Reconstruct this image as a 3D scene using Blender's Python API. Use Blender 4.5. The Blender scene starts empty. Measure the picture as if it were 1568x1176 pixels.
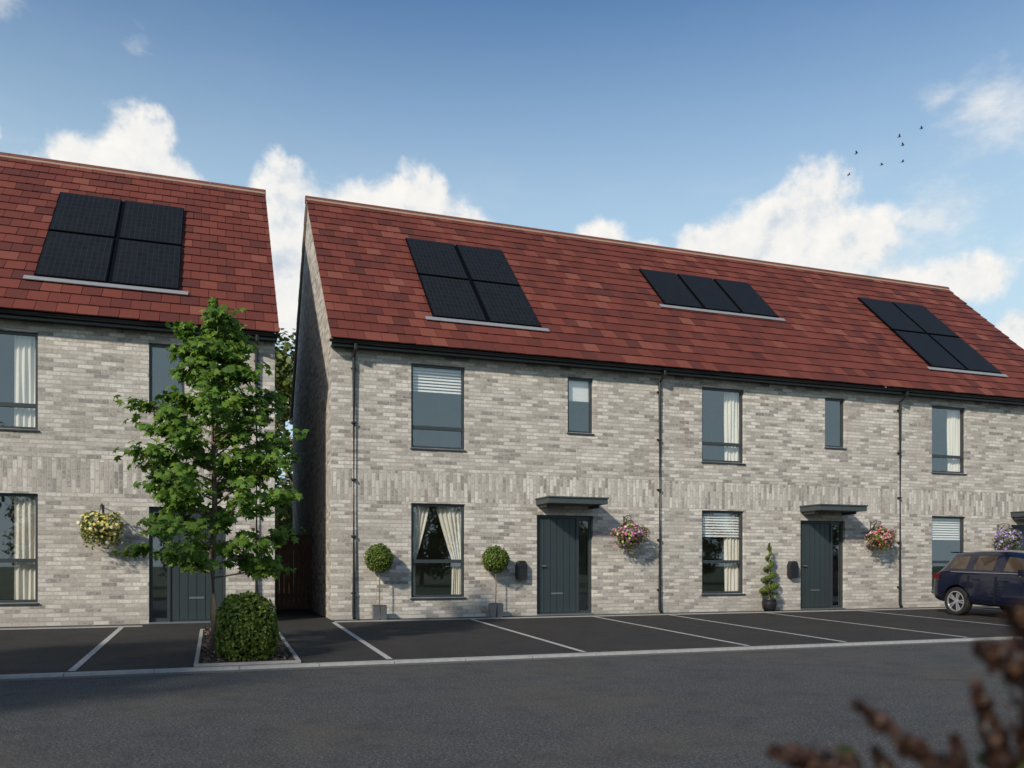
import bpy, math, random
import numpy as np
from mathutils import Vector, Matrix
random.seed(7); rng=np.random.default_rng(7)
scene=bpy.context.scene
scene.view_settings.view_transform='Standard'; scene.view_settings.look='None'; scene.view_settings.exposure=0
COL=scene.collection

# ------------------------------------------------------------------ node helpers
class NT:
    def __init__(s,nt): s.nt=nt; nt.nodes.clear()
    def n(s,t,**k):
        nd=s.nt.nodes.new(t)
        for a,v in k.items():
            if a=='inp':
                for kk,vv in v.items():
                    if hasattr(vv,'is_output'): s.nt.links.new(vv,nd.inputs[kk])
                    else: nd.inputs[kk].default_value=vv
            else: setattr(nd,a,v)
        return nd
    def m(s,op,a,b=None,c=None,clamp=False):
        nd=s.nt.nodes.new('ShaderNodeMath'); nd.operation=op; nd.use_clamp=clamp
        for i,v in enumerate((a,b,c)):
            if v is None: continue
            if hasattr(v,'is_output'): s.nt.links.new(v,nd.inputs[i])
            else: nd.inputs[i].default_value=v
        return nd.outputs[0]
    def vm(s,op,a,b=None):
        nd=s.nt.nodes.new('ShaderNodeVectorMath'); nd.operation=op
        for i,v in enumerate((a,b)):
            if v is None: continue
            if hasattr(v,'is_output'): s.nt.links.new(v,nd.inputs[i])
            else: nd.inputs[i].default_value=v
        return nd.outputs['Value'] if op in('LENGTH','DOT_PRODUCT') else nd.outputs[0]
    def ramp(s,fac,stops,interp='LINEAR'):
        nd=s.nt.nodes.new('ShaderNodeValToRGB'); cr=nd.color_ramp; cr.interpolation=interp
        while len(cr.elements)<len(stops): cr.elements.new(.5)
        for e,(p,c) in zip(cr.elements,stops):
            e.position=p; e.color=(*c,1) if len(c)==3 else c
        s.nt.links.new(fac,nd.inputs[0]); return nd.outputs[0]
    def mix(s,f,a,b,blend='MIX'):
        nd=s.nt.nodes.new('ShaderNodeMix'); nd.data_type='RGBA'; nd.blend_type=blend
        for i,v in ((0,f),(6,a),(7,b)):
            if hasattr(v,'is_output'): s.nt.links.new(v,nd.inputs[i])
            else: nd.inputs[i].default_value=v if i==0 else ((*v,1) if len(v)==3 else v)
        return nd.outputs[2]
    def noise(s,vec,scale,detail=4,rough=.55):
        nd=s.n('ShaderNodeTexNoise',inp={'Scale':scale,'Detail':detail,'Roughness':rough})
        if vec is not None: s.nt.links.new(vec,nd.inputs['Vector'])
        return nd.outputs[0]
    def sstep(s,v,a,b):
        return s.n('ShaderNodeMapRange',interpolation_type='SMOOTHSTEP',inp={0:v,1:a,2:b}).outputs[0]
    def out(s,sh):
        o=s.n('ShaderNodeOutputMaterial'); s.nt.links.new(sh,o.inputs[0])
def newmat(name):
    m=bpy.data.materials.new(name); m.use_nodes=True; return m,NT(m.node_tree)
def principled(t,col,rough=.6,metal=0,normal=None,spec=.5,coat=0):
    d={'Roughness':rough,'Metallic':metal,'Specular IOR Level':spec,'Coat Weight':coat}
    p=t.n('ShaderNodeBsdfPrincipled',inp=d)
    if hasattr(col,'is_output'): t.nt.links.new(col,p.inputs['Base Color'])
    else: p.inputs['Base Color'].default_value=(*col,1)
    if normal is not None: t.nt.links.new(normal,p.inputs['Normal'])
    return p.outputs[0]
def bump(t,h,strength=.4,dist=.01):
    return t.n('ShaderNodeBump',inp={'Height':h,'Strength':strength,'Distance':dist}).outputs[0]
def simple(name,col,rough=.6,metal=0,var=.15,scale=8,spec=.5,coat=0):
    m,t=newmat(name)
    tc=t.n('ShaderNodeTexCoord').outputs['Object']
    n=t.noise(tc,scale,5)
    c=t.mix(n,tuple(x*(1-var) for x in col),tuple(min(1,x*(1+var)) for x in col))
    t.out(principled(t,c,rough,metal,spec=spec,coat=coat)); return m
def leafmat(name,stops,trans=.3,rough=.5):
    m,t=newmat(name)
    r=t.n('ShaderNodeNewGeometry').outputs['Random Per Island']
    c=t.ramp(r,stops)
    p=principled(t,c,rough,spec=.35)
    tr=t.n('ShaderNodeBsdfTranslucent'); t.nt.links.new(c,tr.inputs[0])
    mx=t.n('ShaderNodeMixShader',inp={0:trans}); t.nt.links.new(p,mx.inputs[1]); t.nt.links.new(tr.outputs[0],mx.inputs[2])
    t.out(mx.outputs[0]); return m

# ------------------------------------------------------------------ materials
def brick_material():
    m,t=newmat('grey_brick')
    tc=t.n('ShaderNodeTexCoord').outputs['Object']
    sp=t.n('ShaderNodeSeparateXYZ',inp={0:tc})
    h=t.m('ADD',sp.outputs[0],sp.outputs[1]); z=sp.outputs[2]
    wob=t.m('MULTIPLY',t.m('SUBTRACT',t.noise(tc,9,2),.5),.012)
    zw=t.m('ADD',z,wob)
    v1=t.n('ShaderNodeCombineXYZ',inp={0:h,1:zw}).outputs[0]
    v2=t.n('ShaderNodeCombineXYZ',inp={0:t.m('ADD',z,.135),1:t.m('ADD',h,wob)}).outputs[0]
    def br(v,w):
        nd=t.n('ShaderNodeTexBrick',offset=.5,inp={'Vector':v,'Color1':(0,0,0,1),'Color2':(1,1,1,1),'Mortar':(.5,.5,.5,1),'Scale':1,'Mortar Size':.007,'Mortar Smooth':.3,'Brick Width':w,'Row Height':.075,'Bias':0})
        return nd.outputs[0],nd.outputs[1]
    c1,f1=br(v1,.25); c2,f2=br(v2,.30)
    band=t.m('MULTIPLY',t.m('GREATER_THAN',z,2.325),t.m('LESS_THAN',z,2.925))
    c=t.mix(band,c1,c2); f=t.m('ADD',t.m('MULTIPLY',f1,t.m('SUBTRACT',1,band)),t.m('MULTIPLY',f2,band))
    n1=t.noise(tc,24,6,.7); n2=t.noise(tc,.5,4)
    cc=t.m('ADD',t.m('MULTIPLY',c,.78),t.m('MULTIPLY',t.m('SUBTRACT',n1,.5),1.35)); cc=t.m('ADD',cc,.15)
    col=t.ramp(cc,[(0,(.15,.134,.119)),(.12,(.255,.229,.203)),(.32,(.39,.353,.308)),(.58,(.50,.457,.397)),(.82,(.61,.563,.495)),(1,(.74,.695,.62))])
    cs=t.sstep(c,.0,.12); col=t.mix(t.m('MULTIPLY',t.m('SUBTRACT',1,cs),.35),col,(.19,.182,.175))
    col=t.mix(t.m('MULTIPLY',f,.8),col,(.50,.46,.405))
    col=t.mix(t.m('MULTIPLY',t.m('SUBTRACT',n2,.35,clamp=True),.8),col,(.38,.35,.305))
    low=t.m('SUBTRACT',1,t.m('DIVIDE',z,.5),clamp=True)
    col=t.mix(t.m('MULTIPLY',low,t.m('MULTIPLY',n1,.6)),col,(.32,.29,.25))
    hgt=t.m('ADD',t.m('MULTIPLY',f,-1.0),t.m('ADD',t.m('MULTIPLY',n1,.7),t.m('MULTIPLY',c,.6)))
    t.out(principled(t,col,.88,normal=bump(t,hgt,.9,.014),spec=.25)); return m
M_brick=brick_material()
def tile_material():
    m,t=newmat('red_roof_tile')
    g=t.n('ShaderNodeNewGeometry'); r=g.outputs['Random Per Island']
    tc=t.n('ShaderNodeTexCoord').outputs['Object']
    c=t.ramp(r,[(0,(.070,.019,.016)),(.22,(.115,.026,.018)),(.55,(.146,.032,.021)),(.85,(.185,.043,.027)),(1,(.24,.078,.050))])
    n=t.noise(tc,7,5,.7); n2=t.noise(tc,60,3); n3=t.noise(tc,.7,3)
    c=t.mix(t.m('MULTIPLY',n,.5),c,(.095,.028,.022)); c=t.mix(t.m('MULTIPLY',n3,.25),c,(.17,.055,.036))
    t.out(principled(t,c,.78,normal=bump(t,t.m('ADD',n2,n),.35,.01),spec=.25)); return m
M_tile=tile_material()
M_ridge=simple('ridge_tile',(.15,.045,.03),.8); M_verge=simple('verge_mortar',(.36,.28,.20),.85)
M_black=simple('black_upvc',(.012,.013,.014),.35)
M_frame=simple('window_frame_grey',(.036,.044,.048),.4,var=.1)
M_door=simple('door_grey_green',(.030,.042,.045),.42,var=.12,scale=4)
M_canopy=simple('canopy_grey',(.05,.062,.062),.5)
M_int=simple('interior_paint',(.45,.43,.39),.9); M_floor=simple('interior_floor',(.2,.15,.1),.7)
M_steel=simple('brushed_steel',(.35,.35,.36),.35,.8)
M_flash=simple('lead_flashing',(.24,.24,.25),.6,.0)
M_white=simple('blind_white',(.8,.79,.75),.7,var=.04)
def curtain_material():
    m,t=newmat('curtain_cloth')
    p=principled(t,(.88,.83,.72),.9); tr=t.n('ShaderNodeBsdfTranslucent',inp={0:(.7,.64,.52,1)})
    mx=t.n('ShaderNodeMixShader',inp={0:.12}); t.nt.links.new(p,mx.inputs[1]); t.nt.links.new(tr.outputs[0],mx.inputs[2]); t.out(mx.outputs[0]); return m
M_curt=curtain_material()
def glass_material():
    m,t=newmat('window_glass')
    lw=t.n('ShaderNodeLayerWeight',inp={'Blend':.5}).outputs['Facing']
    fac=t.m('ADD',t.m('MULTIPLY',t.m('POWER',lw,3.0),.8),.18,clamp=True)
    gl=t.n('ShaderNodeBsdfGlossy',inp={'Roughness':.01,'Color':(.92,.94,.95,1)}); tr=t.n('ShaderNodeBsdfTransparent',inp={0:(.95,.96,.95,1)})
    mx=t.n('ShaderNodeMixShader',inp={0:fac}); t.nt.links.new(tr.outputs[0],mx.inputs[1]); t.nt.links.new(gl.outputs[0],mx.inputs[2]); t.out(mx.outputs[0]); return m
M_glass=glass_material()
def solar_material():
    m,t=newmat('solar_cells')
    tc=t.n('ShaderNodeTexCoord').outputs['Object']; sp=t.n('ShaderNodeSeparateXYZ',inp={0:tc})
    v=t.n('ShaderNodeCombineXYZ',inp={0:sp.outputs[0],1:t.m('MULTIPLY',sp.outputs[1],1.392)}).outputs[0]
    b=t.n('ShaderNodeTexBrick',offset=0,inp={'Vector':v,'Scale':1,'Mortar Size':.005,'Brick Width':.095,'Row Height':.19,'Color1':(.010,.011,.012,1),'Color2':(.013,.014,.015,1),'Mortar':(.024,.025,.027,1)})
    t.out(principled(t,b.outputs[0],.5,spec=.12)); return m
M_solar=solar_material(); M_sframe=simple('solar_frame',(.003,.003,.004),.6,spec=.08)
def asphalt(name,c0,c1,brown,scale=120):
    m,t=newmat(name)
    tc=t.n('ShaderNodeTexCoord').outputs['Object']
    n=t.noise(tc,scale,4,.75); n2=t.noise(tc,.45,6,.65); n3=t.noise(tc,2.5,6,.7); n4=t.noise(tc,scale*3,2,.6)
    nn=t.m('ADD',t.m('MULTIPLY',n,.6),t.m('MULTIPLY',n4,.4))
    c=t.ramp(nn,[(.38,tuple(x*.6 for x in c0)),(.47,c0),(.53,c1),(.62,tuple(x*2.6 for x in c1))])
    c=t.mix(t.m('MULTIPLY',t.sstep(n2,.44,.66),.5),c,brown)
    c=t.mix(t.m('MULTIPLY',t.sstep(n3,.42,.75),.55),c,tuple(x*.75 for x in c0))
    t.out(principled(t,c,.85,normal=bump(t,t.m('ADD',nn,n3),.8,.010),spec=.25)); return m
M_road=asphalt('road_asphalt',(.046,.046,.045),(.088,.087,.083),(.108,.090,.068),48)
M_park=asphalt('parking_asphalt',(.022,.021,.020),(.048,.045,.042),(.054,.045,.036),80)
def paint_mat():
    m,t=newmat('worn_line_paint')
    tc=t.n('ShaderNodeTexCoord').outputs['Object']
    n=t.noise(tc,30,5,.7); c=t.ramp(n,[(.3,(.16,.155,.15)),(.5,(.42,.40,.37)),(.8,(.55,.53,.5))])
    t.out(principled(t,c,.8)); return m
M_paint=paint_mat()
M_kerb=simple('concrete_kerb',(.33,.32,.30),.85,var=.35,scale=14)
M_edge=simple('concrete_edging',(.34,.32,.29),.85,var=.25,scale=14)
M_grass=simple('grass_ground',(.05,.075,.022),.9,var=.5,scale=3)
def mulch_mat():
    m,t=newmat('bark_mulch'); tc=t.n('ShaderNodeTexCoord').outputs['Object']
    n=t.noise(tc,40,6,.7); c=t.ramp(n,[(.3,(.02,.013,.01)),(.55,(.07,.045,.032)),(.75,(.16,.11,.08))])
    t.out(principled(t,c,.95,normal=bump(t,n,1,.03))); return m
M_mulch=mulch_mat()
M_fence=simple('timber_fence',(.12,.06,.032),.8,var=.35,scale=5)
M_bark=simple('bark',(.17,.13,.09),.9,var=.4,scale=18)
M_leaf=leafmat('maple_leaf',[(0,(.055,.115,.013)),(.4,(.10,.20,.022)),(.75,(.15,.265,.030)),(1,(.22,.32,.048))],.45)
M_bgleaf=leafmat('tree_leaf',[(0,(.05,.075,.014)),(.5,(.10,.14,.026)),(1,(.17,.20,.045))],.3)
M_box=leafmat('box_leaf',[(0,(.05,.085,.012)),(.5,(.12,.175,.022)),(1,(.21,.26,.04))],.25)
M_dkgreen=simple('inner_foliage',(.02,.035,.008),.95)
M_pot=simple('black_pot',(.015,.015,.016),.4)
M_wicker=simple('wicker_basket',(.06,.035,.02),.9)
M_tyre=simple('tyre_rubber',(.012,.012,.012),.8)
M_carpaint=simple('car_paint_navy',(.0035,.0055,.020),.2,0,var=.02,spec=.5,coat=.9)
M_carglass=simple('car_glass',(.06,.042,.028),.03,0,var=.7,scale=2.5,spec=1.0)
M_trim=simple('car_trim',(.012,.012,.013),.6); M_red=simple('tail_light',(.12,.006,.005),.15,coat=1.0)
M_plate=simple('number_plate',(.6,.5,.08),.5)
M_alloy=simple('alloy_rim',(.5,.5,.52),.3,.6)

# ------------------------------------------------------------------ mesh builder
class MB:
    def __init__(s): s.v=[];s.f=[];s.m=[];s.mats=[]
    def mi(s,mat):
        if mat not in s.mats: s.mats.append(mat)
        return s.mats.index(mat)
    def face(s,pts,mat):
        b=len(s.v); s.v+= [tuple(p) for p in pts]; s.f.append(tuple(range(b,b+len(pts)))); s.m.append(s.mi(mat))
    def hexa(s,p,mat):
        b=len(s.v); s.v+=[tuple(q) for q in p]; k=s.mi(mat)
        for f in ((0,3,2,1),(4,5,6,7),(0,1,5,4),(1,2,6,5),(2,3,7,6),(3,0,4,7)):
            s.f.append(tuple(b+i for i in f)); s.m.append(k)
    def box(s,x0,x1,y0,y1,z0,z1,mat):
        s.hexa([(x0,y0,z0),(x1,y0,z0),(x1,y1,z0),(x0,y1,z0),(x0,y0,z1),(x1,y0,z1),(x1,y1,z1),(x0,y1,z1)],mat)
    def tube(s,pts,rad,mat,n=10,caps=True):
        k=s.mi(mat); base=len(s.v); P=[Vector(p) for p in pts]
        for i,p in enumerate(P):
            d=(P[min(i+1,len(P)-1)]-P[max(i-1,0)]).normalized()
            a=d.cross(Vector((0,0,1)))
            if a.length<1e-3: a=Vector((1,0,0))
            a.normalize(); b=d.cross(a)
            r=rad[i] if hasattr(rad,'__len__') else rad
            for j in range(n):
                th=2*math.pi*j/n; q=p+a*(r*math.cos(th))+b*(r*math.sin(th)); s.v.append(tuple(q))
        for i in range(len(P)-1):
            for j in range(n):
                s.f.append((base+i*n+j,base+i*n+(j+1)%n,base+(i+1)*n+(j+1)%n,base+(i+1)*n+j)); s.m.append(k)
        if caps:
            s.f.append(tuple(base+j for j in range(n))[::-1]); s.m.append(k)
            s.f.append(tuple(base+(len(P)-1)*n+j for j in range(n))); s.m.append(k)
    def lathe(s,prof,c,mat,n=20,axis='z'):
        k=s.mi(mat); base=len(s.v)
        for r,h in prof:
            for j in range(n):
                th=2*math.pi*j/n
                if axis=='z': s.v.append((c[0]+r*math.cos(th),c[1]+r*math.sin(th),c[2]+h))
                else: s.v.append((c[0]+h,c[1]+r*math.cos(th),c[2]+r*math.sin(th)))
        for i in range(len(prof)-1):
            for j in range(n):
                s.f.append((base+i*n+j,base+i*n+(j+1)%n,base+(i+1)*n+(j+1)%n,base+(i+1)*n+j)); s.m.append(k)
    def leaves(s,C,N,S,mat,tmpl='quad',curl=.25):
        T={'quad':[(0,-.5),(.33,-.05),(0,.5),(-.33,-.05)],
           'oval':[(0,-.5),(.26,-.25),(.3,.1),(0,.5),(-.3,.1),(-.26,-.25)],
           'maple':[(0,-.5),(.14,-.32),(.48,-.3),(.33,-.02),(.5,.24),(.17,.18),(0,.55),(-.17,.18),(-.5,.24),(-.33,-.02),(-.48,-.3),(-.14,-.32)]}[tmpl]
        T=np.array(T); n=len(C); C=np.asarray(C,float); N=np.asarray(N,float); S=np.asarray(S,float).reshape(-1)
        N/= np.linalg.norm(N,axis=1)[:,None]+1e-9
        R=rng.normal(size=(n,3)); A=np.cross(N,R); A/=np.linalg.norm(A,axis=1)[:,None]+1e-9; B=np.cross(N,A)
        base=len(s.v)
        zz=-curl*(T[:,0]**2+T[:,1]**2)*2
        P=C[:,None,:]+S[:,None,None]*(A[:,None,:]*T[None,:,0,None]+B[:,None,:]*T[None,:,1,None]+N[:,None,:]*zz[None,:,None])
        s.v+= [tuple(p) for p in P.reshape(-1,3)]
        q=len(T); k=s.mi(mat)
        for i in range(n): s.f.append(tuple(range(base+i*q,base+(i+1)*q))); s.m.append(k)
    def obj(s,name,parent=None,smooth=False,loc=None):
        me=bpy.data.meshes.new(name); me.from_pydata(s.v,[],s.f)
        for m in s.mats: me.materials.append(m)
        me.polygons.foreach_set('material_index',s.m)
        if smooth: me.polygons.foreach_set('use_smooth',[True]*len(s.f))
        me.update(); o=bpy.data.objects.new(name,me); COL.objects.link(o)
        if parent: o.parent=parent
        if loc: o.location=loc
        return o
def empty(name,loc=(0,0,0)):
    e=bpy.data.objects.new(name,None); e.location=loc; e.empty_display_size=.3; COL.objects.link(e); return e

# ------------------------------------------------------------------ ground, road, parking
def gz(y):
    return 0.0 if y>=16.4 else (-.0222*(16.4-y) if y>10.44 else -.165)
b=MB()
prof=[(-600,-.17),(10.35,-.17),(10.45,-.137),(16.4,-.006),(60,-.006),(900,-.006)]
for (y0,z0),(y1,z1) in zip(prof,prof[1:]): b.face([(-700,y0,z0),(700,y0,z0),(700,y1,z1),(-700,y1,z1)],M_grass)
b.obj('ground')
b=MB(); b.face([(-120,1.5,-.165),(120,1.5,-.165),(120,10.3,-.165),(-120,10.3,-.165)],M_road); b.obj('road')
b=MB(); b.face([(-40,10.44,gz(10.45)),(40,10.44,gz(10.45)),(40,16.41,0),(-40,16.41,0)],M_park); b.face([(-40,16.41,0),(40,16.41,0),(40,21.9,0),(-40,21.9,0)],M_park); b.obj('parking_area')
b=MB(); x=-40.0
while x<40:
    b.hexa([(x+.004,10.30,-.2),(x+.911,10.30,-.2),(x+.911,10.42,-.2),(x+.004,10.42,-.2),(x+.004,10.31,-.130),(x+.911,10.31,-.130),(x+.911,10.42,-.127),(x+.004,10.42,-.127)],M_kerb)
    x+=.915
b.obj('kerb')
b=MB(); x=-40.0
while x<40:
    b.box(x+.003,x+.912,1.38,1.5,-.25,-.05,M_kerb); x+=.915
b.obj('kerb.001')
b=MB(); b.face([(-40,10.08,-.161),(40,10.08,-.161),(40,10.30,-.161),(-40,10.30,-.161)],simple('drain_channel',(.10,.098,.093),.9,var=.4,scale=20)); b.obj('road_channel')
b=MB()
for X in (-6.9,-4.2,-1.52,2.07,4.74,7.38,9.15,11.6,14.2,17.6,20.2):
    w=.04; y0,y1=10.5,15.85
    b.face([(X-w,y0,gz(y0)+.006),(X+w,y0,gz(y0)+.006),(X+w,y1,gz(y1)+.006),(X-w,y1,gz(y1)+.006)],M_paint)
b.obj('parking_lines')
b=MB()
for xa,xb in ((-12.2,-1.2),(.2,.9),(2.1,21.9)):
    b.box(xa,xb,15.9,15.95,-.06,gz(15.9)+.02,M_edge)
b.obj('path_edging')
b=MB()
xa,xb,ya,yb=-.24,.98,10.5,14.9
def slopebox(b,x0,x1,y0,y1,t,mat):
    b.hexa([(x0,y0,-.25),(x1,y0,-.25),(x1,y1,-.25),(x0,y1,-.25),(x0,y0,gz(y0)+t),(x1,y0,gz(y0)+t),(x1,y1,gz(y1)+t),(x0,y1,gz(y1)+t)],mat)
slopebox(b,xa,xa+.05,ya,yb,.03,M_edge); slopebox(b,xb-.05,xb,ya,yb,.03,M_edge); slopebox(b,xa+.05,xb-.05,yb-.05,yb,.03,M_edge); slopebox(b,xa+.05,xb-.05,ya,ya+.05,.03,M_edge)
slopebox(b,xa+.05,xb-.05,ya+.05,yb-.05,.02,M_mulch)
n=2200; C=np.stack([rng.uniform(xa+.06,xb-.06,n),rng.uniform(ya+.06,yb-.06,n),np.zeros(n)],1); C[:,2]=-.0222*(16.4-C[:,1])+.03+rng.uniform(0,.02,n)
b.leaves(C,np.array([0,0,1])+rng.normal(size=(n,3))*.5,rng.uniform(.03,.07,n),leafmat('bark_chip',[(0,(.03,.018,.012)),(.6,(.09,.055,.04)),(1,(.22,.16,.12))],.0),'quad')
b.obj('planting_bed')

# ------------------------------------------------------------------ houses
YF=16.4; YR=25.1; YM=20.75; SL=math.tan(math.radians(44.07)); CS,SN=math.cos(math.radians(44.07)),math.sin(math.radians(44.07))
def roof_z(y): return 5.33+SL*(y-16.03)
def cells(b,xs0,xs1,z0,z1,ops,y,mat,depth=.12):
    xs=sorted({xs0,xs1,*[o[0] for o in ops],*[o[1] for o in ops]}); zs=sorted({z0,z1,*[o[2] for o in ops],*[o[3] for o in ops]})
    for i in range(len(xs)-1):
        for j in range(len(zs)-1):
            cx=(xs[i]+xs[i+1])/2; cz=(zs[j]+zs[j+1])/2
            if any(o[0]<cx<o[1] and o[2]<cz<o[3] for o in ops): continue
            b.face([(xs[i],y,zs[j]),(xs[i+1],y,zs[j]),(xs[i+1],y,zs[j+1]),(xs[i],y,zs[j+1])],mat)
    for o in ops:
        a,c,d,e=o[:4]; y2=y+depth
        b.face([(a,y,d),(a,y2,d),(a,y2,e),(a,y,e)],mat); b.face([(c,y,d),(c,y,e),(c,y2,e),(c,y2,d)],mat)
        b.face([(a,y,e),(a,y2,e),(c,y2,e),(c,y,e)],mat); b.face([(a,y,d),(c,y,d),(c,y2,d),(a,y2,d)],mat)
def glassq(bg,x0,x1,y,z0,z1): bg.face([(x0,y,z0),(x1,y,z0),(x1,y,z1),(x0,y,z1)],M_glass)
def window(b,bg,x0,x1,z0,z1,tf):
    y=YF+.06; t=.05
    b.box(x0+.002,x0+t,y,y+.07,z0+.002,z1-.002,M_frame); b.box(x1-t,x1-.002,y,y+.07,z0+.002,z1-.002,M_frame)
    b.box(x0+t,x1-t,y,y+.07,z1-t,z1-.002,M_frame); b.box(x0+t,x1-t,y,y+.07,z0+.002,z0+t,M_frame)
    if tf:
        zt=z0+(z1-z0)*tf; b.box(x0+t,x1-t,y-.004,y+.066,zt-.035,zt+.035,M_frame)
        glassq(bg,x0+t,x1-t,y+.03,z0+t,zt-.035); glassq(bg,x0+t,x1-t,y+.03,zt+.035,z1-t)
    else: glassq(bg,x0+t,x1-t,y+.03,z0+t,z1-t)
    b.hexa([(x0-.02,YF-.035,z0-.035),(x1+.02,YF-.035,z0-.035),(x1+.02,y-.002,z0-.03),(x0-.02,y-.002,z0-.03),(x0-.02,YF-.035,z0-.012),(x1+.02,YF-.035,z0-.012),(x1+.02,y-.002,z0+.006),(x0-.02,y-.002,z0+.006)],M_frame)
def curtain(b,edge_a,edge_b,z0,z1,y=YF+.2,folds=7,mat=None):
    mat=mat or M_curt; nz=14; nx=folds*6; base=len(b.v); k=b.mi(mat)
    for i in range(nz+1):
        t=i/nz; z=z1+(z0-z1)*t; a,c=edge_a(t),edge_b(t)
        for j in range(nx+1):
            u=j/nx; b.v.append((a+(c-a)*u,y+.022*math.sin(u*folds*2*math.pi)+.012*math.sin(t*5+u*9),z))
    for i in range(nz):
        for j in range(nx):
            q=base+i*(nx+1)+j; b.f.append((q,q+1,q+nx+2,q+nx+1)); b.m.append(k)
def blind(b,x0,x1,ztop,zbot,slat=True):
    z=ztop
    if slat:
        while z>zbot:
            b.hexa([(x0,YF+.14,z-.045),(x1,YF+.14,z-.045),(x1,YF+.155,z-.045),(x0,YF+.155,z-.045),(x0,YF+.165,z-.006),(x1,YF+.165,z-.006),(x1,YF+.172,z-.006),(x0,YF+.172,z-.006)],M_white); z-=.062
    else: b.box(x0,x1,YF+.16,YF+.164,zbot,ztop,M_white)
def door(b,bg,x0,x1,side):
    z1=2.11; y=YF+.08; t=.055
    if side>0: dx0,dx1,sx0,sx1=x0+t,x1-t-.30,x1-t-.30+t,x1-t
    else: dx0,dx1,sx0,sx1=x0+t+.30,x1-t,x0+t,x0+.30
    b.box(x0+.002,x0+t,y,y+.08,.03,z1-.002,M_frame); b.box(x1-t,x1-.002,y,y+.08,.03,z1-.002,M_frame); b.box(x0+t,x1-t,y,y+.08,z1-t,z1-.002,M_frame)
    m0,m1=(dx1,sx0) if side>0 else (sx1,dx0)
    b.box(m0,m1,y-.003,y+.08,.03,z1-t,M_frame)
    b.box(x0,x1,YF-.02,y+.08,0.0,.03,M_steel)
    npl=6; w=(dx1-dx0)/npl
    b.box(dx0,dx1,y+.035,y+.07,.035,z1-t-.003,M_door)
    for i in range(npl): b.box(dx0+i*w+.005,dx0+(i+1)*w-.005,y+.024,y+.035,.06,z1-t-.02,M_door)
    lx=(dx0+dx1)/2; b.box(lx-.13,lx+.13,y+.012,y+.024,.44,.475,M_steel)
    hx=dx0+.07 if side>0 else dx1-.07
    b.box(hx-.018,hx+.018,y+.01,y+.024,.92,1.12,M_frame); b.box(min(hx,hx+.11*side),max(hx,hx+.11*side),y-.03,y-.012,1.03,1.05,M_steel); b.box(hx-.01,hx+.01,y-.03,y+.012,1.03,1.05,M_steel)
    b.box(sx0,sx1,y+.02,y+.07,.03,.09,M_frame); b.box(sx0,sx1,y+.02,y+.07,z1-t-.05,z1-t,M_frame)
    glassq(bg,sx0,sx1,y+.035,.09,z1-t-.05)
def canopy(b,x0,x1):
    b.box(x0,x1,YF-.72,YF-.002,2.31,2.42,M_canopy); b.box(x0-.02,x1+.02,YF-.745,YF-.002,2.421,2.448,M_canopy)
    for xx in (x0+.06,x1-.1): b.box(xx,xx+.04,YF-.45,YF-.002,2.25,2.309,M_canopy)
def tiles(b,x0,x1):
    gauge=.345; L=(YM-16.03)/CS; rows=int(L/gauge)+1; tw=.325
    for back in (0,1):
        for r in range(rows):
            s0=r*gauge; s1=min(s0+gauge+.05,L+.01)
            x=x0-(tw/2 if r%2 else 0)
            while x<x1-.01:
                a=max(x+.004,x0); c=min(x+tw-.004,x1); x+=tw
                if c-a<.03: continue
                jit=random.uniform(-.006,.006); js=random.uniform(-.006,.006)
                pts=[]
                for hh in (-.02,0):
                    for (xx,s,h) in ((a,s0+js,.034+jit),(c,s0+js,.034-jit),(c,s1,.008),(a,s1,.008)):
                        h2=h+hh; y=16.03+s*CS-h2*SN; z=5.33+s*SN+h2*CS
                        pts.append((xx,y if not back else 2*YM-y,z))
                b.hexa(pts,M_tile)
def solar(b,x0,nx,sy0,sy1,ny,pw):
    s0=(sy0-16.03)/CS; s1=(sy1-16.03)/CS; ph=(s1-s0)/ny
    def P(x,s,h): return (x,16.03+s*CS-h*SN,5.33+s*SN+h*CS)
    def sb(xa,xb,sa,sb_,h0,h1,mat): b.hexa([P(xa,sa,h0),P(xb,sa,h0),P(xb,sb_,h0),P(xa,sb_,h0),P(xa,sa,h1),P(xb,sa,h1),P(xb,sb_,h1),P(xa,sb_,h1)],mat)
    sb(x0,x0+nx*pw,s0,s1,.042,.055,M_sframe)
    for i in range(nx):
        for j in range(ny):
            g=.035
            xa=x0+i*pw+(g if i else 0); xb=x0+(i+1)*pw-(g if i<nx-1 else 0); sa=s0+j*ph+(g if j else 0); se=s0+(j+1)*ph-(g if j<ny-1 else 0)
            sb(xa,xb,sa,se,.056,.085,M_sframe); sb(xa+.02,xb-.02,sa+.02,se-.02,.0852,.09,M_solar)
    sb(x0-.16,x0+nx*pw+.16,s0-.13,s0-.005,.044,.058,M_flash)
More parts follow.
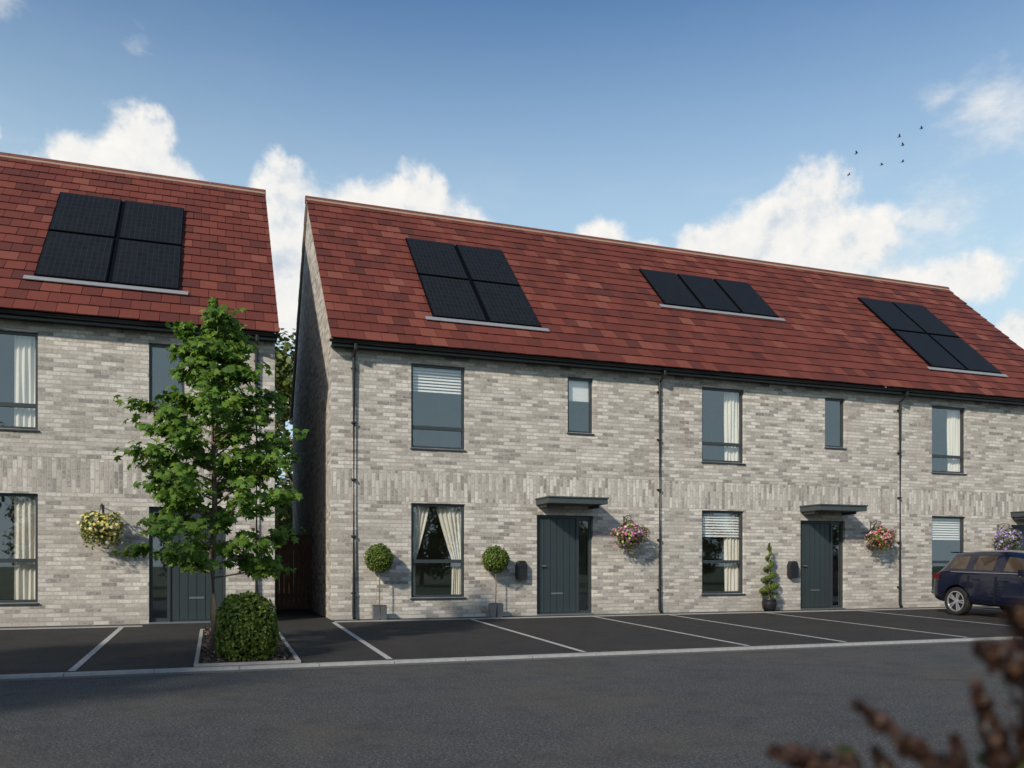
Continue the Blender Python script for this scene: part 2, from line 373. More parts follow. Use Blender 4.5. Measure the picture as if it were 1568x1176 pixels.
def terrace(x0,x1,units):
    P=empty('brick_house')
    ops=[];b=MB();bg=MB();bc=MB()
    for u in units:
        wx0,wx1,dx0,dx1,sx0,sx1,side=u['w'][0],u['w'][1],u['d'][0],u['d'][1],u['s'][0],u['s'][1],u['side']
        ops+=[(wx0,wx1,.41,2.29),(wx0,wx1,3.39,5.07),(dx0,dx1,0,2.11),(sx0,sx1,3.87,5.05)]
        window(b,bg,wx0,wx1,.41,2.29,.385); window(b,bg,wx0,wx1,3.39,5.07,.25); window(b,bg,sx0,sx1,3.87,5.05,0)
        door(b,bg,dx0,dx1,side)
        if u.get('can',1): canopy(b,dx0-.02,dx1+.0)
        w=wx1-wx0
        for st,(z0,z1) in zip(u['cur'],((.41,2.29),(3.39,5.07))):
            if 'R' in st: curtain(bc,lambda t,a=wx1-.36*w:a,lambda t,a=wx1+.06:a,z0-.05,z1-.02,folds=5)
            if 'B' in st: blind(bc,wx0+.04,wx1-.04,z1-.05,z1-.05-(z1-z0)*.27)
            if 'T' in st:
                curtain(bc,lambda t,a=wx0-.02:a,lambda t,a=wx0,w=w:a+w*(.38-.27*min(1,(t/.62))**1.2 if t<.62 else .11+.03*(t-.62)),z0,z1-.04,folds=5)
                curtain(bc,lambda t,a=wx1,w=w:a-w*(.50-.30*min(1,(t/.6))**1.1 if t<.6 else .20+.05*(t-.6)),lambda t,a=wx1+.03:a,z0,z1-.04,folds=6)
        if u.get('sb'): blind(bc,sx0+.03,sx1-.03,4.99,4.57,False)
        bc.face([(dx0-.3,YF+1.0,0),(dx1+.3,YF+1.0,0),(dx1+.3,YF+1.0,2.5),(dx0-.3,YF+1.0,2.5)],M_int)
    w=MB(); cells(w,x0,x1,0,5.32,ops,YF,M_brick)
    for xx in (x0,x1): w.face([(xx,YF,0),(xx,YR,0),(xx,YR,5.3),(xx,YM,roof_z(YM)-.06),(xx,YF,roof_z(YF)-.06)],M_brick)
    w.face([(x0,YR,0),(x1,YR,0),(x1,YR,5.3),(x0,YR,5.3)],M_brick); w.obj('walls',P)
    i=MB(); i.face([(x0+.02,YF+3.2,0),(x1-.02,YF+3.2,0),(x1-.02,YF+3.2,5.3),(x0+.02,YF+3.2,5.3)],M_int)
    i.face([(x0,YF+.13,2.6),(x1,YF+.13,2.6),(x1,YR-.01,2.6),(x0,YR-.01,2.6)],M_int); i.face([(x0,YF+.13,5.25),(x1,YF+.13,5.25),(x1,YR-.01,5.25),(x0,YR-.01,5.25)],M_int)
    i.face([(x0,YF+.13,.02),(x1,YF+.13,.02),(x1,YR-.01,.02),(x0,YR-.01,.02)],M_floor); i.obj('interior',P)
    b.obj('frames_and_doors',P); bg.obj('glazing',P); bc.obj('curtains_and_blinds',P,smooth=False)
    r=MB(); tiles(r,x0-.06,x1+.06); r.obj('roof_tiles',P)
    r=MB()
    xa,xb=x0-.05,x1+.05
    for s in (0,1):
        f=lambda y:y if not s else 2*YM-y
        r.face([(xa,f(16.05),roof_z(16.05)-.02),(xb,f(16.05),roof_z(16.05)-.02),(xb,f(YM),roof_z(YM)-.02),(xa,f(YM),roof_z(YM)-.02)],M_black)
        for xx0,xx1 in ((x0-.052,x0-.002),(x1+.002,x1+.052)):
            r.hexa([(xx0,f(16.12),roof_z(16.12)-.09),(xx1,f(16.12),roof_z(16.12)-.09),(xx1,f(YM),roof_z(YM)-.09),(xx0,f(YM),roof_z(YM)-.09),
                    (xx0,f(16.12),roof_z(16.12)-.022),(xx1,f(16.12),roof_z(16.12)-.022),(xx1,f(YM),roof_z(YM)-.022),(xx0,f(YM),roof_z(YM)-.022)],M_verge)
    x=xa-.02; 
    while x<xb:
        xe=min(x+.445,xb+.02); 
        r.tube([(x,YM,roof_z(YM)-.045),(xe,YM,roof_z(YM)-.045)],.095,M_ridge,12); x+=.452
    r.box(xa,xb,YM-.12,YM-.085,roof_z(YM)-.13,roof_z(YM)-.055,M_verge)
    r.obj('roof_ridge_and_verge',P)
    g=MB(); g.box(x0-.03,x1+.03,16.17,16.19,5.225,5.345,M_black); g.box(x0-.03,x1+.03,16.19,16.398,5.245,5.26,M_black)
    g.box(x0-.03,x1+.03,2*YM-16.4+.002,2*YM-16.1,5.17,5.32,M_black)
    k=g.mi(M_black); base=len(g.v); nn=9
    for xx in (x0-.08,x1+.08):
        for rr in (.048,.043):
            for j in range(nn):
                th=math.pi+math.pi*j/(nn-1); g.v.append((xx,16.11+rr*math.cos(th),5.325+rr*math.sin(th)))
    for j in range(nn-1):
        g.f.append((base+j,base+j+1,base+2*nn+j+1,base+2*nn+j)); g.m.append(k)
        g.f.append((base+nn+j,base+nn+j+1,base+3*nn+j+1,base+3*nn+j)); g.m.append(k)
        for q in (0,2*nn): g.f.append((base+q+j,base+q+j+1,base+q+nn+j+1,base+q+nn+j)); g.m.append(k)
    for u in units:
        for px in u['pipe']:
            g.tube([(px,16.11,5.28),(px,16.11,5.2),(px,16.34,5.06),(px,16.34,.10),(px,16.28,.03)],.034,M_black,10)
            for zz in (.5,1.6,2.7,3.8,4.85): g.box(px-.045,px+.045,16.35,16.398,zz,zz+.03,M_black); g.tube([(px,16.34,zz),(px,16.34,zz+.03)],.038,M_black,10)
    g.obj('gutter_and_downpipes',P)
    return P
main_units=[]
cur=[('T','B'),('BR','R'),('B','R')]
for i in range(3):
    o=6.645*i
    main_units.append(dict(w=(3.66+o,4.77+o),d=(6.33+o,7.62+o),s=(7.03+o,7.62+o),side=1,cur=cur[i],sb=(i==0),pipe=([2.52,9.2] if i==0 else [9.2+6.68*i] if i==1 else [21.7])))
H1=terrace(2.107,22.0,main_units)
left_units=[]
for i in range(2):
    o=-6.645*i
    left_units.append(dict(w=(-3.99+o,-2.89+o),d=(-1.128+o,.18+o),s=(-1.128+o,-.53+o),side=-1,cur=('R','R'),pipe=[.72+o],can=(i>0)))
H2=terrace(-12.25,1.05,left_units)
s=MB(); solar(s,4.2,2,16.83,19.48,2,1.19); solar(s,10.33,3,18.13,19.47,1,1.1); solar(s,17.35,2,16.83,19.48,2,1.19); s.obj('solar_panels',H1)
s=MB(); solar(s,-3.02,2,16.85,19.5,2,1.19); solar(s,-9.6,2,16.85,19.5,2,1.19); s.obj('solar_panels',H2)

b=MB(); x=1.06
while x<2.1: b.box(x,min(x+.1,2.1),20.0,20.02,.04,1.72,M_fence); x+=.108
b.box(1.06,2.1,20.021,20.06,.3,.4,M_fence); b.box(1.06,2.1,20.021,20.06,1.4,1.5,M_fence); b.box(1.06,2.1,19.98,20.04,1.721,1.76,M_fence)
b.obj('wooden_gate')
b=MB(); x=-14
while x<26: b.box(x,x+.14,34,34.02,0,1.8,M_fence); x+=.15
for x in range(-14,27,2): b.box(x,x+.1,34.021,34.12,0,1.9,M_fence)
b.obj('garden_fence')

# ------------------------------------------------------------------ trees
def street_tree(loc):
    P=empty('maple_tree',loc); t=MB()
    pts=[(0,0,-.05),(.01,0,.5),(-.01,.01,1.2),(.02,0,2.0),(0,.02,2.9),(.02,0,3.7),(.01,0,4.35)]
    rad=[.062,.048,.043,.036,.028,.017,.006]
    t.tube(pts,rad,M_bark,10)
    def rz(z):
        return np.interp(z,[.9,1.2,1.6,2.2,2.8,3.4,3.9,4.3,4.7],[.5,.85,1.0,1.1,1.0,.78,.52,.34,.12])
    C=[];N=[];S=[]
    nb=60
    for i in range(nb):
        f=(i+.5)/nb; z0=.95+2.95*f**.95; az=i*2.399+random.uniform(-.4,.4)
        ztip=z0+.2+random.uniform(.1,.42); L=float(rz(ztip))*random.uniform(.6,1.1)
        p0=Vector((0,0,z0)); tip=Vector((L*math.cos(az),L*math.sin(az),ztip-(.3 if z0<1.5 else 0)))
        mid=(p0+tip)/2+Vector((0,0,random.uniform(-.06,.1)))
        t.tube([p0,mid,tip],[.015,.010,.003],M_bark,5,False)
        for k in range(11):
            u=random.uniform(.3,1.03); q=p0.lerp(mid,u*2) if u<.5 else mid.lerp(tip,(u-.5)*2)
            a2=az+random.choice((-1,1))*random.uniform(.3,1.4); l2=random.uniform(.08,.27)*(.6+.6*L)
            e=q+Vector((l2*math.cos(a2),l2*math.sin(a2),random.uniform(-.05,.16)))
            t.tube([q,e],[.005,.002],M_bark,4,False)
            for m in range(random.randint(9,13)):
                w=random.uniform(.2,1.15); c=q.lerp(e,w)+Vector((random.gauss(0,.055),random.gauss(0,.055),random.gauss(-.01,.03)))
                C.append(c); d=Vector((math.cos(a2),math.sin(a2),0))*random.uniform(0,1.1)+Vector((random.gauss(-.1,.35),random.gauss(-.25,.35),random.uniform(.3,1.0)))
                N.append(d); S.append(random.uniform(.07,.14))
    for k in range(170):
        z=random.uniform(3.95,4.68); r=.28*(4.8-z); a=random.uniform(0,6.28)
        C.append(Vector((r*math.cos(a),r*math.sin(a),z))); N.append(Vector((math.cos(a),math.sin(a),1))); S.append(random.uniform(.07,.12))
    t.obj('trunk_and_limbs',P,smooth=True)
    l=MB(); l.leaves(C,N,S,M_leaf,'maple',.3); l.obj('leaves',P)
street_tree((-.03,11.8,-.09))

def bg_tree_meshes(h,r,nl,seed):
    random.seed(seed); t=MB(); t.tube([(0,0,-.2),(.1,0,h*.25),(0,.1,h*.5),(.1,0,h*.85)],[.2,.15,.1,.03],M_bark,9)
    C=[];N=[];S=[]
    cl=[]
    for i in range(60):
        a=random.uniform(0,6.28); zz=random.uniform(.16,1.0); rr=r*math.sqrt(max(0.02,1-((zz-.55)/.5)**2))*random.uniform(.35,1)
        c=Vector((rr*math.cos(a),rr*math.sin(a),h*zz)); cl.append((c,random.uniform(.5,1.0)*r*.38))
        t.tube([(0,0,h*max(.15,zz-.25)),c],[.05,.015],M_bark,5,False)
    for i in range(nl):
        c,cr=random.choice(cl); d=Vector((random.gauss(0,1),random.gauss(0,1),random.gauss(0,1))).normalized()
        C.append(c+d*cr*random.uniform(.5,1.05)); N.append(d+Vector((0,0,.6))+Vector((random.gauss(0,.5),)*3)); S.append(random.uniform(.14,.28))
    l=MB(); l.leaves(C,N,S,M_bgleaf,'oval'); return t,l
tb,lb=bg_tree_meshes(7.5,2.9,12000,3)
first=None
spots=[(2.9,31,0,1.15),(-8.2,5.2,0,.85),(-12.5,1.0,0,.95),(6,-19,0,.85),(12,-18,1,.9),(18,-20,2,.85),(24.5,-19,.5,1.0),(31,-18,3,.8),(38,-20,1.2,.9),(46,-19,2.2,1.0),(-1,-18,4,.85),(-8,-20,5,1.0)]
for i,(x,y,rot,sc) in enumerate(spots):
    P=empty('broadleaf_tree',(x,y,gz(y))); P.rotation_euler=(0,0,rot); P.scale=(sc,sc,sc)
    if first is None: a=tb.obj('trunk_and_limbs',P,True); l=lb.obj('leaves',P); first=(a.data,l.data)
    else:
        for nm,me in zip(('trunk_and_limbs','leaves'),first):
            o=bpy.data.objects.new(nm,me); COL.objects.link(o); o.parent=P
random.seed(11)

def ball(b,c,r,n,size,mat=M_box,inner=.86,power=2.0):
    C=[];N=[]
    cx,cy,cz=c; rx,ry,rz=r
    for i in range(n):
        d=np.array([random.gauss(0,1) for _ in range(3)]); d/=np.linalg.norm(d)
        k=(abs(d[0])**power+abs(d[1])**power+abs(d[2])**power)**(-1/power)
        s=k*(1+random.uniform(-.12,.06)+.035*math.sin(d[0]*9+d[2]*7+cx)+.035*math.sin(d[1]*11+d[2]*5))
        C.append((cx+d[0]*rx*s,cy+d[1]*ry*s,cz+d[2]*rz*s)); N.append(d+rng.normal(size=3)*.6)
    b.leaves(C,N,rng.uniform(size*.7,size*1.3,n),mat,'oval')
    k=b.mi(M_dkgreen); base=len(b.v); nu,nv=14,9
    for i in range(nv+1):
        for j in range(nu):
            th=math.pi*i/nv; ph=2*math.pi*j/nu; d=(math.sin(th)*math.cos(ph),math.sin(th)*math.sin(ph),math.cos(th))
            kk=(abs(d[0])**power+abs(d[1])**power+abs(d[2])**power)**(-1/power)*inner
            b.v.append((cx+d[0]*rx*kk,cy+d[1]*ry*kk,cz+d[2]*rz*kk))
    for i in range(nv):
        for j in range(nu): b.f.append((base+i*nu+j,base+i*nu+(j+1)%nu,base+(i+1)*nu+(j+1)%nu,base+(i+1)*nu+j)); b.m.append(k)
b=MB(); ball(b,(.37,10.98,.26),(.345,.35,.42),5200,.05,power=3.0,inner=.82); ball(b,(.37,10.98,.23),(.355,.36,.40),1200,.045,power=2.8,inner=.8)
b.tube([(.37,10.98,-.15),(.37,10.98,.1)],.03,M_bark,6); b.obj('clipped_bush')
for X,zc in ((2.97,1.19),(5.33,1.17)):
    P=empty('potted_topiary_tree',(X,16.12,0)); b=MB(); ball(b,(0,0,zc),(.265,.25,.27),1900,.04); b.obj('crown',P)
    b=MB(); b.tube([(0,0,.2),(.01,0,.6),(0,0,1.1)],.011,M_bark,6); b.obj('stem',P)
    b=MB()
    for k in range(2):
        xx=-.13+k*.14; b.hexa([(xx+.01,-.07,0),(xx+.115,-.07,0),(xx+.115,.07,0),(xx+.01,.07,0),(xx,-.09,.27),(xx+.13,-.09,.27),(xx+.13,.09,.27),(xx,.09,.27)],M_steel)
    b.box(-.12,.13,-.07,.07,.271,.285,M_mulch); b.obj('planter',P)
P=empty('spiral_topiary',(11.88,16.1,0)); b=MB()
b.lathe([(.0,0),(.10,0),(.15,.08),(.17,.2),(.15,.27),(.165,.29),(.14,.29),(.13,.25),(0,.25)],(0,0,0),M_pot,20); b.obj('pot',P,True)
b=MB(); b.tube([(0,0,.25),(0,0,1.4)],.012,M_bark,6); b.obj('stem',P)
b=MB(); C=[];N=[]
for i in range(3600):
    t_=random.random()**1.2; z=.36+1.05*t_; R=.18*(1-t_)**.8+.02; th=t_*4.2*2*math.pi; rr=.10*(1-t_*.72)
    d=np.array([random.gauss(0,1) for _ in range(3)]); d/=np.linalg.norm(d)
    C.append((R*.75*math.cos(th)+d[0]*rr,R*.75*math.sin(th)+d[1]*rr,z+d[2]*rr*.8)); N.append(d)
for i in range(200):
    z=random.uniform(1.38,1.56); r_=.03*(1.6-z)/.2; C.append((random.gauss(0,r_),random.gauss(0,r_),z)); N.append((random.gauss(0,1),random.gauss(0,1),1))
b.leaves(C,N,rng.uniform(.025,.045,len(C)),M_box,'oval'); b.obj('foliage',P)
for X in (5.96,12.7):
    b=MB(); prof=[(-.095,.76),(.095,.76),(.11,.82),(.11,1.05),(.09,1.11),(.05,1.15),(-.05,1.15),(-.09,1.11),(-.11,1.05),(-.11,.82)]
    fr=[(X+a,16.26,z) for a,z in prof]; bk=[(X+a,16.398,z) for a,z in prof]
    b.face(fr,M_pot); 
    for i in range(len(prof)): j=(i+1)%len(prof); b.face([fr[i],fr[j],bk[j],bk[i]],M_pot)
    b.box(X-.08,X+.08,16.245,16.258,1.02,1.035,M_trim); b.obj('letter_box')
def basket(x,z,stops,nm):
    P=empty('hanging_flower_basket',(x,16.08,z)); b=MB()
    b.tube([(0,.318,.42),(0,.318,.16)],.012,M_black,6); b.tube([(0,.31,.38),(0,.15,.43),(0,0,.40),(0,-.03,.36)],.009,M_black,6); b.tube([(0,.31,.2),(0,.12,.4)],.008,M_black,6)
    for k in range(3):
        a=k*2.094; b.tube([(0,0,.36),(.17*math.cos(a),.17*math.sin(a),.0)],.003,M_black,4)
    b.obj('bracket',P)
    b=MB(); b.lathe([(.01,-.17),(.08,-.15),(.14,-.08),(.17,0)],(0,0,0),M_wicker,16); b.obj('basket_bowl',P,True)
    def pt():
        d=np.array([random.gauss(0,1) for _ in range(3)]); d/=np.linalg.norm(d); lump=1+.16*math.sin(d[0]*6+x)+.12*math.sin(d[2]*8+d[1]*5)
        zz=d[2]*.23*lump+.02
        if d[2]<-.1 and random.random()<.4: zz-=random.uniform(0,.16)
        return (d[0]*.36*lump*random.uniform(.75,1.05),d[1]*.24*lump,zz),d
    b=MB(); C=[];N=[]
    for i in range(1600):
        c,d=pt(); C.append(c); N.append(d+rng.normal(size=3)*.5)
    b.leaves(C,N,rng.uniform(.03,.055,len(C)),M_box,'oval'); b.obj('foliage',P)
    b=MB(); C=[];N=[]
    for i in range(420):
        c,d=pt(); C.append((c[0]*1.05,c[1]*1.08,c[2]*1.05+.005)); N.append(d+rng.normal(size=3)*.3)
    b.leaves(C,N,rng.uniform(.035,.07,len(C)),leafmat('petals_'+nm,stops,.2),'maple',.1); b.obj('flowers',P)
basket(-1.87,1.70,[(0,(.75,.68,.25)),(.5,(.75,.58,.08)),(1,(.8,.76,.6))],'yellow')
basket(8.35,1.70,[(0,(.6,.06,.22)),(.35,(.7,.25,.4)),(.6,(.3,.13,.5)),(.8,(.7,.6,.15)),(1,(.75,.6,.7))],'mixed')
basket(15.03,1.70,[(0,(.55,.03,.06)),(.5,(.65,.2,.25)),(1,(.75,.6,.55))],'red')
basket(19.15,1.70,[(0,(.25,.12,.45)),(.5,(.4,.25,.6)),(1,(.7,.62,.72))],'purple')

# ------------------------------------------------------------------ car
def car(loc):
    P=empty('parked_car',loc); P.rotation_euler=(-.0222,0,math.pi)
    st=[(0.0,.42,.66,.74,.74,.62),(.05,.30,.84,.93,.83,.66),(.16,.26,.93,1.06,.865,.62),(.34,.24,.955,1.33,.875,.565),(.46,.24,.96,1.385,.88,.56),(.62,.24,.955,1.405,.88,.565),(.92,.24,.945,1.425,.885,.575),(1.0,.23,.94,1.43,.885,.58),
        (1.66,.22,.925,1.44,.89,.59),(1.76,.22,.92,1.435,.89,.59),(2.3,.22,.91,1.38,.885,.59),(2.62,.22,.905,1.22,.88,.62),(2.95,.22,.90,1.0,.88,.70),(3.3,.23,.82,.92,.875,.74),(3.7,.24,.74,.82,.85,.70),(3.95,.28,.62,.70,.76,.6),(4.05,.36,.54,.6,.62,.5)]
    b=MB(); k=[b.mi(M_carpaint),b.mi(M_carglass),b.mi(M_trim)]
    ring=[]
    for (s,zb,be,tp,w,wr) in st:
        half=[(w*.86,zb),(w*.975,zb+.08),(w,zb+.24),(w*.985,(zb+.24+be)/2+.02),(w*.955,be),(w*.93,be+.02 if tp-be>.15 else be+.01),(wr+ .015,tp-.055),(wr*.9,tp-.012),(wr*.5,tp+.012)]
        pts=[(-x,z) for x,z in half]+[(0,tp+.018)]+[(x,z) for x,z in half[::-1]]
        ring.append([(x,s,z) for x,z in pts])
    nr=len(ring[0]); base=len(b.v)
    for r in ring: b.v+=r
    for i in range(len(ring)-1):
        s0,s1=st[i][0],st[i+1][0]
        for j in range(nr):
            a=base+i*nr+j; c=base+i*nr+(j+1)%nr
            jj=min(j,nr-2-j) if j<nr-1 else -1
            mat=0
            if jj==5:
                if (s0>=.45 and s1<=.93) or (s0>=.99 and s1<=1.67) or (s0>=1.75 and s1<=2.63): mat=1
            if jj in(6,7,8):
                if s0>=.15 and s1<=.35: mat=1
                if s0>=2.29 and s1<=2.96: mat=1
            if jj in (-1,0): mat=2
            b.f.append((a,c,c+nr,a+nr)); b.m.append(k[mat])
    b.f.append(tuple(base+j for j in range(nr))[::-1]); b.m.append(k[0]); L=base+(len(ring)-1)*nr
    b.f.append(tuple(L+j for j in range(nr))); b.m.append(k[0])
    body=b.obj('body',P,True)
    sub=body.modifiers.new('s','SUBSURF'); sub.levels=2; sub.render_levels=2
    cut=MB()
    for s in (.72,3.28):
        cut.tube([(-1.2,s,.31),(-.60,s,.31)],.365,M_trim,36); cut.tube([(.60,s,.31),(1.2,s,.31)],.365,M_trim,36)
    co=cut.obj('cutter'); co.parent=P
    bo=body.modifiers.new('b','BOOLEAN'); bo.operation='DIFFERENCE'; bo.object=co; bo.solver='EXACT'
    bpy.context.view_layer.update(); dg=bpy.context.evaluated_depsgraph_get()
    me=bpy.data.meshes.new_from_object(body.evaluated_get(dg)); body.modifiers.clear(); body.data=me
    bpy.data.objects.remove(co)
    for s in (.72,3.28):
        for sd in (-1,1):
            w=MB(); X=sd*.785; 
            w.lathe([(.21,-.09),(.29,-.095),(.31,-.06),(.315,0),(.31,.06),(.29,.095),(.21,.09)],(X,s,.315),M_tyre,36,'x')
            w.lathe([(.215,.06*sd),(.225,.092*sd),(.205,.095*sd),(.2,.06*sd)],(X,s,.315),M_alloy,36,'x')
            w.lathe([(.0,.02*sd),(.215,.02*sd)],(X,s,.315),M_trim,30,'x'); w.lathe([(0,.085*sd),(.045,.085*sd),(.06,.05*sd)],(X,s,.315),M_alloy,16,'x')
            for q in range(10):
                a=2*math.pi*(q//2)/5+(.16 if q%2 else -.16); ca,sa=math.cos(a),math.sin(a); ww=.013
                x0,x1=sorted((X+.045*sd,X+.08*sd)); pp=[]
                for xx in (x0,x1):
                    for (rr,tt) in ((.03,-ww),(.21,-ww),(.21,ww),(.03,ww)): pp.append((xx,s+rr*ca-tt*sa,.315+rr*sa+tt*ca))
                w.hexa(pp,M_alloy)
            w.obj('wheel',P)
    d=MB()
    for sd in (-1,1):
        def pl(s0,s1,z0,z1,x0,x1,mat,sh=0):
            a,c=sorted((sd*x0,sd*x1)); d.hexa([(a,s0,z0),(c,s0,z0),(c,s1,z0),(a,s1,z0),(a,s0+sh,z1),(c,s0+sh,z1),(c,s1+sh,z1),(a,s1+sh,z1)],mat)
        pl(1.02,1.028,.36,.9,.86,.888,M_trim); pl(1.70,1.708,.32,.9,.86,.893,M_trim); pl(2.72,2.728,.34,.86,.85,.888,M_trim)
        pl(1.12,1.30,.80,.825,.86,.895,M_carpaint); pl(1.82,2.0,.79,.815,.86,.895,M_carpaint)
        pl(.55,2.6,.955,.968,.80,.845,M_alloy)
        pl(2.35,2.55,.92,1.05,.88,1.03,M_carpaint,.02)
        pl(.05,.24,.80,.90,.62,.862,M_red,.03)
        pl(3.72,3.93,.60,.70,.52,.80,M_white,-.05)
    d.box(-.26,.26,-.012,.02,.55,.66,M_plate); d.box(-.5,.5,.22,.42,1.375,1.40,M_carpaint)
    d.box(-.5,.5,-.005,.05,.34,.44,M_trim)
    d.obj('lights_and_trim',P)
car((16.22,14.93,-.036))

# ------------------------------------------------------------------ birds
for i,(x,y,z) in enumerate([(47.5,46.9,32.2),(46.0,47.4,31.6),(46.2,47.3,31.0),(43.1,48.4,30.4),(44.8,47.8,29.6),(46.2,47.3,29.8),(42.6,48.6,28.9)]):
    b=MB(); b.tube([(-.12,0,0),(-.06,0,.01),(.0,0,0),(.08,0,-.01),(.16,0,0)],[.01,.03,.035,.025,.005],M_pot,6)
    up=random.uniform(.02,.16)
    for sd in (-1,1): b.face([(-.06,0,.02),(-.07,sd*.12,up),(.0,sd*.24,up*.8),(.02,sd*.12,up),(.04,0,.02)],M_pot)
    o=b.obj('bird',loc=(x,y,z)); o.rotation_euler=(random.uniform(-.3,.3),random.uniform(-.2,.2),random.uniform(-.6,.6)+2.6)

# ------------------------------------------------------------------ foreground shrub
P=empty('buddleia_shrub',(0.62,.62,-.05))
M_fl=leafmat('dried_flower',[(0,(.010,.005,.0035)),(.5,(.032,.014,.009)),(1,(.09,.042,.025))],.1)
M_fg=leafmat('shrub_leaf',[(0,(.02,.032,.010)),(.6,(.045,.065,.018)),(1,(.09,.11,.03))],.3)
F=Vector((.3324,.9431,0)); R=Vector((.9431,-.3324,0))
base=Vector((.62,.62,-.05))
spk=[((.458,.76,1.02),(.53,.78,.93),.046),((.425,.76,.985),(.51,.76,.945),.034),((.49,.76,.965),(.49,.78,.90),.032),((.43,.78,.95),(.455,.78,.875),.016),
 ((.31,.76,.935),(.395,.76,.87),.014),((.245,.79,.885),(.32,.79,.865),.021),((.49,.80,.90),(.50,.80,.84),.015),((.41,.78,.90),(.43,.78,.83),.013),((.35,.81,.88),(.38,.81,.83),.014)]
st=MB(); fl=MB(); lf=MB()
for (a,c,r) in spk:
    A=R*a[0]+F*a[1]+Vector((0,0,a[2]))-base; Cc=R*c[0]+F*c[1]+Vector((0,0,c[2]))-base
    root=Vector((random.uniform(-.05,.08),random.uniform(-.05,.05),0))
    st.tube([root,root.lerp(Cc,.6)+Vector((0,0,.1)),Cc,A],[.006,.004,.0035,.002],M_bark,6)
    cs=[];ns=[]
    for i in range(int(420*(1+r*25))):
        t_=random.random(); q=Cc.lerp(A,t_); rr=r*(1-.6*t_)*random.uniform(.2,1.1)*(1+.35*math.sin(t_*19)); d=Vector((random.gauss(0,1),random.gauss(0,1),random.gauss(0,1))).normalized()
        cs.append(q+d*rr); ns.append(d)
    fl.leaves(cs,ns,rng.uniform(.006,.016,len(cs)),M_fl,'quad')
for i in range(55):
    q=R*random.uniform(.30,.55)+F*random.uniform(.72,.84)+Vector((0,0,random.uniform(.775,.865)))-base
    d=Vector((random.gauss(0,.9),random.gauss(0,.9),.8)).normalized(); sd=d.cross(Vector((random.gauss(0,1),random.gauss(0,1),.2))).normalized()*.010
    L=random.uniform(.025,.05); lf.face([q,q+d*L*.25+sd*.8,q+d*L*.6+sd,q+d*L,q+d*L*.6-sd,q+d*L*.25-sd*.8],M_fg)
for i in range(500):
    q=Vector((random.gauss(0,.13),random.gauss(0,.1),random.uniform(.05,.80)))
    if (q+base).y>.80: continue
    d=Vector((random.gauss(0,1),random.gauss(0,1),.5)).normalized(); sd=d.cross(Vector((0,0,1))).normalized()*.012
    L=random.uniform(.05,.1); lf.face([q,q+d*L*.4+sd,q+d*L,q+d*L*.4-sd],M_fg)
st.obj('stems',P); fl.obj('flower_spikes',P); lf.obj('leaves',P)

# ------------------------------------------------------------------ sun + sky
Ld=Vector((.52,.45,-.40)).normalized()
sun=bpy.data.lights.new('sun','SUN'); sun.energy=3.8; sun.angle=math.radians(2.6); sun.color=(1,.925,.81)
so=bpy.data.objects.new('sun',sun); so.rotation_euler=Ld.to_track_quat('-Z','Y').to_euler(); so.location=(-20,-20,20); COL.objects.link(so)
w=bpy.data.worlds.new('World'); scene.world=w; w.use_nodes=True; t=NT(w.node_tree)
try: w.cycles.sampling_method='MANUAL'; w.cycles.sample_map_resolution=256
except Exception: pass
sky=t.n('ShaderNodeTexSky'); sky.sky_type='NISHITA'; sky.sun_disc=False; sky.sun_elevation=math.asin(-Ld.z); sky.sun_rotation=math.atan2(-Ld.x,-Ld.y)%(2*math.pi)
sky.air_density=1.0; sky.dust_density=.5; sky.ozone_density=2.0
d=t.n('ShaderNodeTexCoord').outputs['Generated']; sp=t.n('ShaderNodeSeparateXYZ',inp={0:d})
az=t.m('MULTIPLY',t.m('ARCTAN2',sp.outputs[0],sp.outputs[1]),57.2958); el=t.m('MULTIPLY',t.m('ARCSINE',sp.outputs[2]),57.2958)
pos=t.n('ShaderNodeCombineXYZ',inp={0:az,1:el}).outputs[0]
blobs=[(-4.6,23.6,2.9,3.1,1),(-7.8,22.9,2.8,2.3,1),(-2.6,22.2,2.6,2.6,1),(-10.2,22.0,2.5,1.6,.9),(-12.8,23.8,1.4,1.5,.9),
 (4.6,22.2,2.9,2.8,1),(8.5,21.8,3.2,2.4,1),(12.5,22.2,3.4,3.0,1),(15.9,21.2,2.8,2.3,1),(4.2,18.0,3.4,4.5,1),(19,19.6,2.4,1.2,.9),
 (25.2,20.4,2.2,2.0,1),(28.4,19.8,2.2,1.1,.9),
 (39.5,21.5,3.0,3.5,1),(36.8,20.7,3.1,2.7,1),(34.2,20.2,2.4,1.9,1),(41.5,19.6,3.0,2.7,.95),(38,17.7,6.0,2.2,1),(32.0,20.2,1.8,1.6,.9),
 (47.5,16.6,3.2,2.0,.95),(44,16.8,3,1.4,.8),(50.4,13.2,1.9,1.8,.95),
 (75,20,12,4,1),(115,22,16,5,1),(-45,22,12,4,1),(-90,24,16,5,1),(175,26,18,4,.9),(-140,20,16,5,.9)]
soft=[(46.0,20.6,4.2,1.8,.95),(49.0,25.6,3.2,2.4,1.1),(46.6,26.4,1.8,1.3,.9),(-4.7,29.6,3.0,2.0,.55),(-12.5,30.5,3.6,2.6,.75),(43,18.4,5,2.6,.95),(36,19,8,4,.8),(10,22,9,3.4,.7)]
def field(bl,k=.2):
    acc=None
    for a,e,ra,re,wt in bl:
        l=t.vm('LENGTH',t.vm('MULTIPLY',t.vm('SUBTRACT',pos,(a,e,0)),(1/ra,1/re,0)))
        v=t.m('SUBTRACT',wt,l)
        acc=v if acc is None else t.m('SMOOTH_MAX',acc,v,k)
    return t.m('MAXIMUM',acc,-1.5)
acc=field(blobs); acs=field(soft,.3)
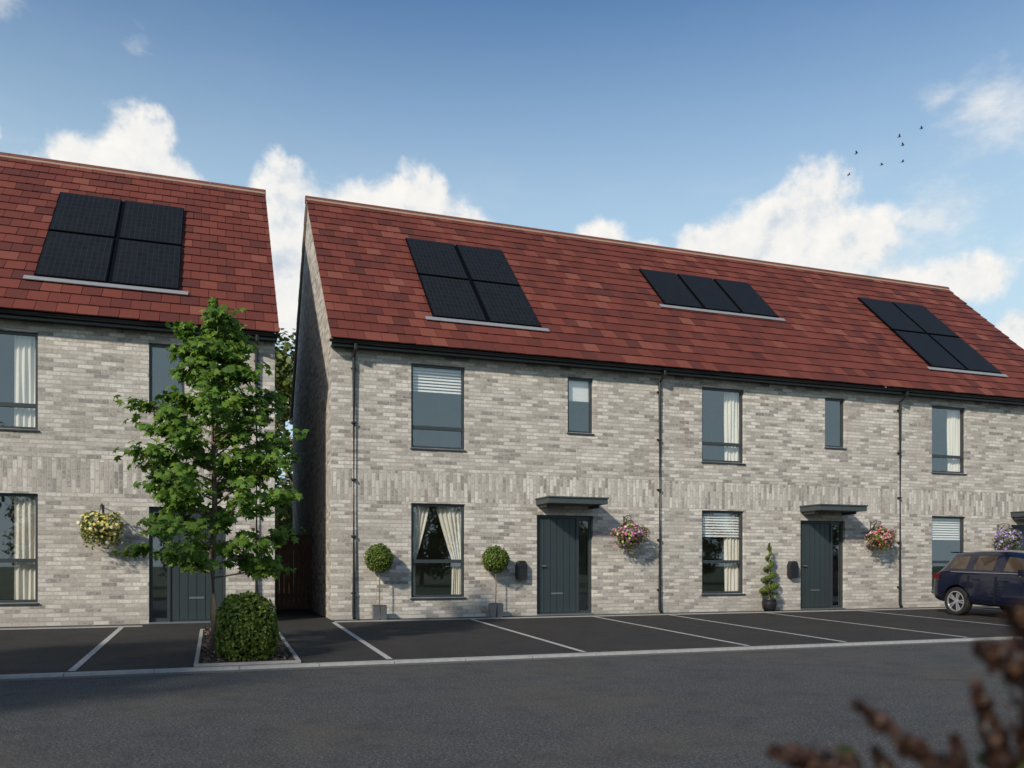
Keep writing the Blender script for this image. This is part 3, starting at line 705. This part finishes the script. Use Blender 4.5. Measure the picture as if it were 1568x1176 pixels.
def cnoise(vec):
    n1=t.noise(vec,15,9,.62)
    vo=t.n('ShaderNodeTexVoronoi',inp={'Scale':28,'Detail':3,'Roughness':.6,'Vector':vec}); vo.feature='F1'; vo.normalize=True
    return t.m('ADD',t.m('MULTIPLY',t.m('SUBTRACT',n1,.5),2.0),t.m('MULTIPLY',t.m('SUBTRACT',.3,vo.outputs['Distance']),.7))
nA=cnoise(d); nB=cnoise(t.vm('ADD',d,(-.012,-.004,.014)))
dens=t.m('ADD',t.m('MULTIPLY',acc,1.2),nA)
mask=t.sstep(dens,-.08,.5)
wis=t.noise(t.vm('MULTIPLY',d,(1,1,2.2)),9,8,.65)
ws=t.m('MULTIPLY',t.m('SUBTRACT',wis,.5),3.4)
softm=t.m('MULTIPLY',t.sstep(t.m('ADD',acs,ws),-.1,1.25),.8)
mask=t.m('SUBTRACT',1,t.m('MULTIPLY',t.m('SUBTRACT',1,mask),t.m('SUBTRACT',1,softm)))
wis2=t.noise(t.vm('MULTIPLY',d,(1,1,3)),4,8,.65)
thin=t.sstep(wis2,.5,.82)
lowband=t.m('SUBTRACT',1,t.sstep(el,18,27))
mask=t.m('MAXIMUM',mask,t.m('MULTIPLY',t.m('MULTIPLY',thin,.5),t.m('ADD',.05,t.m('MULTIPLY',lowband,.95))))
rel=t.m('MULTIPLY',t.m('SUBTRACT',nA,nB),1.0)
sh=t.m('ADD',t.m('ADD',.72,rel),t.m('MULTIPLY',t.sstep(dens,.5,1.6),-.16),clamp=True)
ccol=t.ramp(sh,[(0,(.48,.56,.66)),(.35,(.68,.74,.80)),(.65,(.90,.90,.89)),(1,(1.0,.975,.93))])
hs=t.n('ShaderNodeHueSaturation',inp={'Saturation':1.2,'Value':1.0}); t.nt.links.new(sky.outputs[0],hs.inputs['Color'])
SK=.14
hz=t.m('SUBTRACT',1,t.sstep(el,12,38)); hz=t.m('MULTIPLY',hz,.92)
scol=t.mix(hz,hs.outputs[0],tuple(x/SK for x in (.57,.76,.87)))
bg1=t.n('ShaderNodeBackground',inp={1:SK}); t.nt.links.new(scol,bg1.inputs[0])
bg2=t.n('ShaderNodeBackground',inp={1:.97}); t.nt.links.new(ccol,bg2.inputs[0])
mx=t.n('ShaderNodeMixShader',inp={0:mask}); t.nt.links.new(bg1.outputs[0],mx.inputs[1]); t.nt.links.new(bg2.outputs[0],mx.inputs[2])
o=t.n('ShaderNodeOutputWorld'); t.nt.links.new(mx.outputs[0],o.inputs[0])

# ------------------------------------------------------------------ camera
cd=bpy.data.cameras.new('camera'); cam=bpy.data.objects.new('camera',cd); COL.objects.link(cam)
cam.location=(0,0,1.06); cam.rotation_euler=(math.radians(90),0,math.radians(-19.415))
cd.sensor_width=36; cd.lens=29.57; cd.shift_y=.1767; cd.clip_start=.05; cd.clip_end=3000
cd.dof.use_dof=True; cd.dof.focus_distance=13.0; cd.dof.aperture_fstop=2.9
scene.camera=cam
